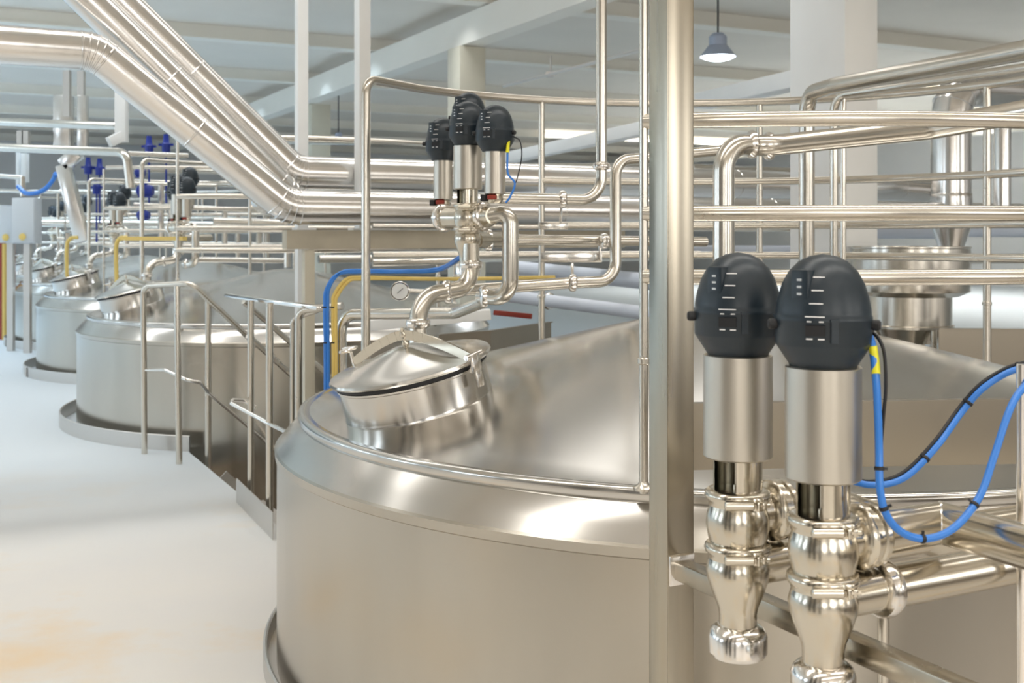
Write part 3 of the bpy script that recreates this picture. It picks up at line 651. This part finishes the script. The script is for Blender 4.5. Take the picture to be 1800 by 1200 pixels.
# ------------------------------------------------------------------ repeats of the valve groups down the row
src = cl + cp
names_v = {1: 'second', 2: 'third', 3: 'fourth', 4: 'fifth'}
posn = ['right-hand', 'middle', 'left-hand', 'rear']
ppos = ['manifold pipe', 'U-shaped pipe', 'S-shaped pipe', 'short straight pipe']
for i in (1, 2, 3, 4):
    dlt = W(0, TV[i]) - O
    for j, s_ in enumerate(cl):
        t = copy_tree(s_); t.location = s_.location + dlt; t['label'] = '%s dark-headed valve above the %s tank from the front' % (posn[j], names_v[i]); t['group'] = 'distant valves above the tanks'
    for j, s_ in enumerate(cp):
        t = copy_tree(s_); t.location = s_.location + dlt; t['label'] = '%s of the valve group above the %s tank from the front' % (ppos[j], names_v[i]); t['group'] = 'distant valve pipes above the tanks'

# ------------------------------------------------------------------ distant pipe work at the left
far = [
 ('level pipe crossing the far left under the ceiling, upper of two', [at(-20, 213, 13.5), at(206, 222, 12.6)], .048),
 ('level pipe at the far left turning down at its right end, lower of two', [at(-20, 258, 12.2), at(222, 268, 11.2), at(229, 330, 11.2)], .045),
 ('far pipe running behind the second tank, topmost on the rack', [at(225, 270, 13), at(330, 274, 13.4)], .03),
 ('far pipe on the rack right below the topmost one', [at(230, 297, 14), at(420, 303, 15)], .035),
 ('far pipe on the rack, just above the blue motors', [at(235, 322, 13.5), at(380, 326, 14)], .02),
 ('far pipe on the rack beside the blue motors', [at(235, 360, 13), at(500, 372, 13.6)], .03),
 ('far double pipe left of the cream beam, upper', [at(375, 388, 12), at(505, 392, 12.3)], .04),
 ('far pipe over the dome of the second tank', [at(345, 456, 12.5), at(500, 458, 12.9)], .03),
 ('far thin pipe at the left edge above the cabinets', [at(-20, 308, 16), at(40, 312, 16)], .03),
 ('far thin pipe at the left edge just above the cabinets', [at(-20, 335, 16), at(160, 338, 16)], .025),
 ('far pipe passing behind the white control cabinets', [at(60, 392, 17), at(480, 398, 17)], .06),
 ('far pale pipe behind the tank domes at the left', [at(100, 420, 15), at(340, 424, 15.5)], .03),
]
for lab, pts, r in far: pipe(lab, pts, r, 'pipe', .12, group='distant pipes on the rack', seg=12)
# uprights on the far rack
for px, y0, y1, Y in ((395, 365, 440, 14), (418, 375, 455, 15), (455, 400, 440, 14), (470, 380, 455, 15), (283, 325, 420, 13.4), (300, 325, 420, 13.4), (118, 410, 520, 15), (40, 310, 345, 16), (505, 440, 470, 12)):
    pipe('short upright tube of the far pipe rack, %d cm from its end' % (px) if False else 'short upright tube of the far pipe rack behind the tank domes', [at(px, y0, Y), at(px, y1, Y)], .035, 'pipe', 0, group='uprights of the far pipe rack', name='rack_upright', seg=10)
# more distant pipes between the ducts and the tank, centre and right
mid = [
 ('far pipe below the cream beam, upper', [at(560, 455, 9.8), at(1200, 452, 12)], .035),
 ('far pipe below the cream beam, lower', [at(655, 462, 8.5), at(830, 458, 8.8)], .028),
 ('far roof-level pipe left of the hanging lamp', [at(455, 246, 16), at(640, 250, 17)], .05),
 ('far pipe above the silver ducts near the valve heads', [at(655, 296, 9), at(770, 303, 9.4)], .025),
 ('far pipe just under the white square duct', [at(895, 293, 9.6), at(1140, 292, 10.6)], .03),
 ('far pipe in the gap right of the square post', [at(1215, 296, 9.5), at(1400, 303, 10.2)], .04),
 ('far pale pipe low in the gap right of the square post', [at(1215, 440, 8.5), at(1520, 438, 9.2)], .035),
 ('far pale thick pipe behind the hopper', [at(1525, 405, 10.5), at(1660, 406, 10.8)], .075),
 ('far pale thick pipe right of the funnel', [at(1700, 405, 10.5), at(1850, 405, 10.2)], .06),
 ('dark-shadowed far pipe right of the hopper', [at(1690, 455, 8), at(1850, 454, 7.8)], .035),
]
for lab, pts, r in mid: pipe(lab, pts, r, 'pvc' if 'pale' in lab else 'pipe', 0, group='distant pipes behind the nearest tank', seg=14)
# hanging lamps
def lamp(px, py, Y, s, label, power):
    c = at(px, py, Y); r = empty('hanging_lamp', c, label, 'lamp', 'high bay lamps')
    MB().lathe([(s, 0), (s * .98, .02 * s / .3), (s * .62, .16 * s / .3), (s * .5, .20 * s / .3), (s * .5, .34 * s / .3), (s * .3, .40 * s / .3), (0, .40 * s / .3)], seg=36, cap=False).build('shade', 'lampbody', r)
    MB().lathe([(0, -.22 * s), (s * .4, -.20 * s), (s * .75, -.11 * s), (s * .93, 0), (s * .95, .02)], seg=36, cap=False).build('lens', 'lampglow', r)
    MB().tube([(0, 0, .4 * s / .3), (0, 0, CZ + .1 - c.z)], .012, 8).build('rod', 'black', r)
    l = bpy.data.lights.new('lamp_light', 'SPOT'); l.energy = power; l.spot_size = R_(150); l.shadow_soft_size = s * .6; l.color = (.85, .92, 1)
    o = bpy.data.objects.new('lamp_light', l); COL.objects.link(o); o.parent = r; o.location = (0, 0, -.03)
lamp(1262, 100, 14.5, .225, 'brightly lit round lamp hanging from the ceiling right of the square post', 150)
lamp(595, 249, 26, .16, 'small lit lamp hanging far off between the two white columns', 150)
# conduit under the roof
mb = MB(); mb.tube([at(885, 152, 12.5), at(1140, 85, 9.5)], .016, 8); mb.tube([at(968, 128, 11.5), at(968, 98, 11.5)], .01, 6); mb.box(at(966, 131, 11.5), (.08, 0, 0), (0, .08, 0), (0, 0, .05))
tag(mb.build('roof_conduit', 'curb'), 'thin grey conduit slanting under the ceiling right of the valve heads', 'conduit')

# control cabinets, shafts, motors
def cabinet(px0, py0, px1, py1, Y, label):
    a = at(px0, py0, Y); b = at(px1, py1, Y); c = (a + b) / 2; wd = abs(b.x - a.x); ht = abs(a.z - b.z)
    r = empty('control_cabinet', (c.x, c.y, 0), label, 'cabinet', 'control cabinets'); z = c.z
    MB().box((0, 0, z), (wd, 0, 0), (0, .22, 0), (0, 0, ht), .01).build('body', 'cab', r)
    MB().box((0, -.118, z), (wd * .94, 0, 0), (0, .015, 0), (0, 0, ht * .95), .004).build('door', 'cab', r)
    MB().lathe([(.04, .125), (.045, .14), (.0, .15)], (wd * (-.0), 0, z - ht * .35), (0, -1, 0), 16).build('rotary_switch', 'yellow', r)
    MB().box((0, .02, z / 2 - ht / 4), (.08, 0, 0), (0, .08, 0), (0, 0, z - ht / 2)).build('stand', 'curb', r)
cabinet(4, 361, 32, 427, 14.9, 'light grey control cabinet at the left edge, the farther smaller one')
cabinet(27, 348, 68, 428, 14.6, 'light grey control cabinet at the left, the nearer larger one')
def mk(name, m, label, cat, fn, group=None):
    mb = MB(); fn(mb); return tag(mb.build(name, m), label, cat, group)
mk('lattice_duct', 'duct', 'slanting square steel chute behind the third tank', 'chute', lambda mb: (mb.bar(at(112, 290, 14), at(146, 425, 14), .16, .16, .01), mb.bar(at(112, 291, 14), at(138, 268, 14), .16, .16, .01), mb.bar(at(146, 270, 14), at(146, 168, 14), .11, .11, .01)))
mk('shaft_duct', 'duct', 'upright steel shaft left of the slanting chute', 'duct', lambda mb: mb.bar(at(112, 258, 14.6), at(112, 168, 14.6), .2, .2, .01))
for px, y0, y1, lab in ((118, 124, 205, 'dark upright hanger under the ceiling, left of a pair'), (143, 125, 205, 'dark upright hanger under the ceiling, right of a pair'), (37, 230, 255, 'short dark hanger at the far left, left of a pair'), (46, 230, 255, 'short dark hanger at the far left, right of a pair')):
    p = at(px, y0, 14.3); p2 = at(px, y1, 14.3); mk('duct_hanger', 'curb', lab, 'hanger', lambda mb: mb.bar(p, p2, .08, .08))
mk('elbow_duct', 'wpaint', 'white square duct with a cut foot hanging above the second tank', 'duct', lambda mb: (mb.bar(at(214, 250, 11.5), at(214, 150, 11.5), .11, .11, .005), mb.bar(at(216, 238, 11.5), at(192, 250, 11.4), .09, .10, .005)))
mk('shaft_duct', 'wpaint', 'pale upright box duct at the far left edge', 'duct', lambda mb: mb.bar(at(44, 320, 16.5), at(44, 270, 16.5), .09, .09, .005))
mk('shaft_duct', 'wpaint', 'pale upright box duct at the far left, the slimmer one', 'duct', lambda mb: mb.bar(at(32, 340, 16.5), at(32, 268, 16.5), .05, .05, .005))
def motor(px, py, Y, r, L, label):
    c = at(px, py, Y); root = empty('drive_motor', c, label, 'motor', 'blue motors on the far rack')
    MB().lathe([(r * .6, -L / 2), (r, -L / 2 + .02), (r, L / 2 - .03), (r * .8, L / 2), (0, L / 2)], (0, 0, 0), (1, 0, 0), 20).build('housing', 'motor', root)
    MB().box((0, 0, r), (L * .3, 0, 0), (0, r * .9, 0), (0, 0, r * .6), .01).build('terminal_box', 'motor', root)
    MB().box((0, 0, -r), (L * .7, 0, 0), (0, r * 1.5, 0), (0, 0, r * .3)).build('foot', 'motor', root)
motor(246, 303, 12.6, .05, .11, 'blue motor on the far rack, the uppermost'); motor(255, 335, 12.6, .065, .18, 'blue motor on the far rack, larger middle one'); motor(252, 378, 12.6, .05, .14, 'blue motor on the far rack, the lowest')
for px, py, Y, lab in ((262, 253, 14, 'small blue upright valve drive under the far ceiling, left'), (292, 250, 14, 'small blue upright valve drive under the far ceiling, right'), (155, 290, 15, 'dark blue valve drive beside the slanting chute'), (175, 292, 15, 'dark blue valve drive right of another beside the slanting chute'), (170, 325, 15, 'blue valve drive left of the dark valve heads')):
    c = at(px, py, Y); mk('valve_drive', 'motor', lab, 'actuator', lambda mb: (mb.lathe([(.012, -.75), (.012, -.12), (.05, -.12), (.055, -.02), (.04, 0), (.03, .1), (.0, .1)], c, UP, 14), mb.bar(c - V((.09, 0, .03)), c + V((.09, 0, -.03)), .03, .03)), 'small drives of the far pipe work')
cable('blue hose sagging between the cabinets and the slanting chute', [at(32, 328, 15), at(48, 340, 14.8), at(75, 335, 14.6), at(92, 318, 14.5), at(98, 305, 14.4)], .03, 'blue', name='hose')
for px, Y, lab in ((119, 12.4, 'yellow cable drop beside the third tank'), (206, 10.9, 'yellow cable drop above the dome of the third tank')):
    cable(lab, [at(px, 520, Y), at(px - 2, 440, Y), at(px + 4, 420, Y), at(px + 18, 417, Y)], .02, 'yellow', name='cable')
for px, py, m, lab in ((4, 415, 'red', 'red safety post at the far left edge'), (8, 428, 'yellow', 'yellow safety post at the far left edge'), (21, 430, 'red', 'orange-red safety post beside the cabinets')):
    mk('safety_post', m, lab, 'post', lambda mb: mb.tube([at(px, py, 16.5), V((at(px, py, 16.5).x, 16.5, 0))], .05, 10), 'coloured safety posts')
# hand rails on the tank landings further back
for i, (lab) in enumerate(('bent steel handrail in front of the third tank dome', 'bent steel handrail in front of the fourth tank dome')):
    b0_ = W(UE, TV[i + 2] - 2.0); b1_ = W(UE + .02, TV[i + 2] - 1.35)
    r = empty('hand_rail', b0_, lab, 'railing', 'handrails between the tanks')
    part(MB().tube([b0_, b0_ + UP * 1.08, b1_ + UP * 1.08, b1_], .02, 10, .06), 'rail', 'rail', r, b0_)
    part(MB().tube([b1_ + UP * 1.06, b1_ + UP * 1.06 + D * .3 + E * .3 - UP * .1], .02, 10), 'rail', 'rail', r, b0_)

# unseen dark posts added behind the viewpoint, only to darken the nearest shell's reflections
for (x, y), sz in (((-2.6, -.1), .40), ((-1.7, -.5), .34), ((-.7, -.7), .22)):
    mb = MB(); mb.box((x, y, 2.3), E * sz, D * sz, UP * 4.6, .004); struct('trim_%d' % k, mb, 'dark'); k += 1
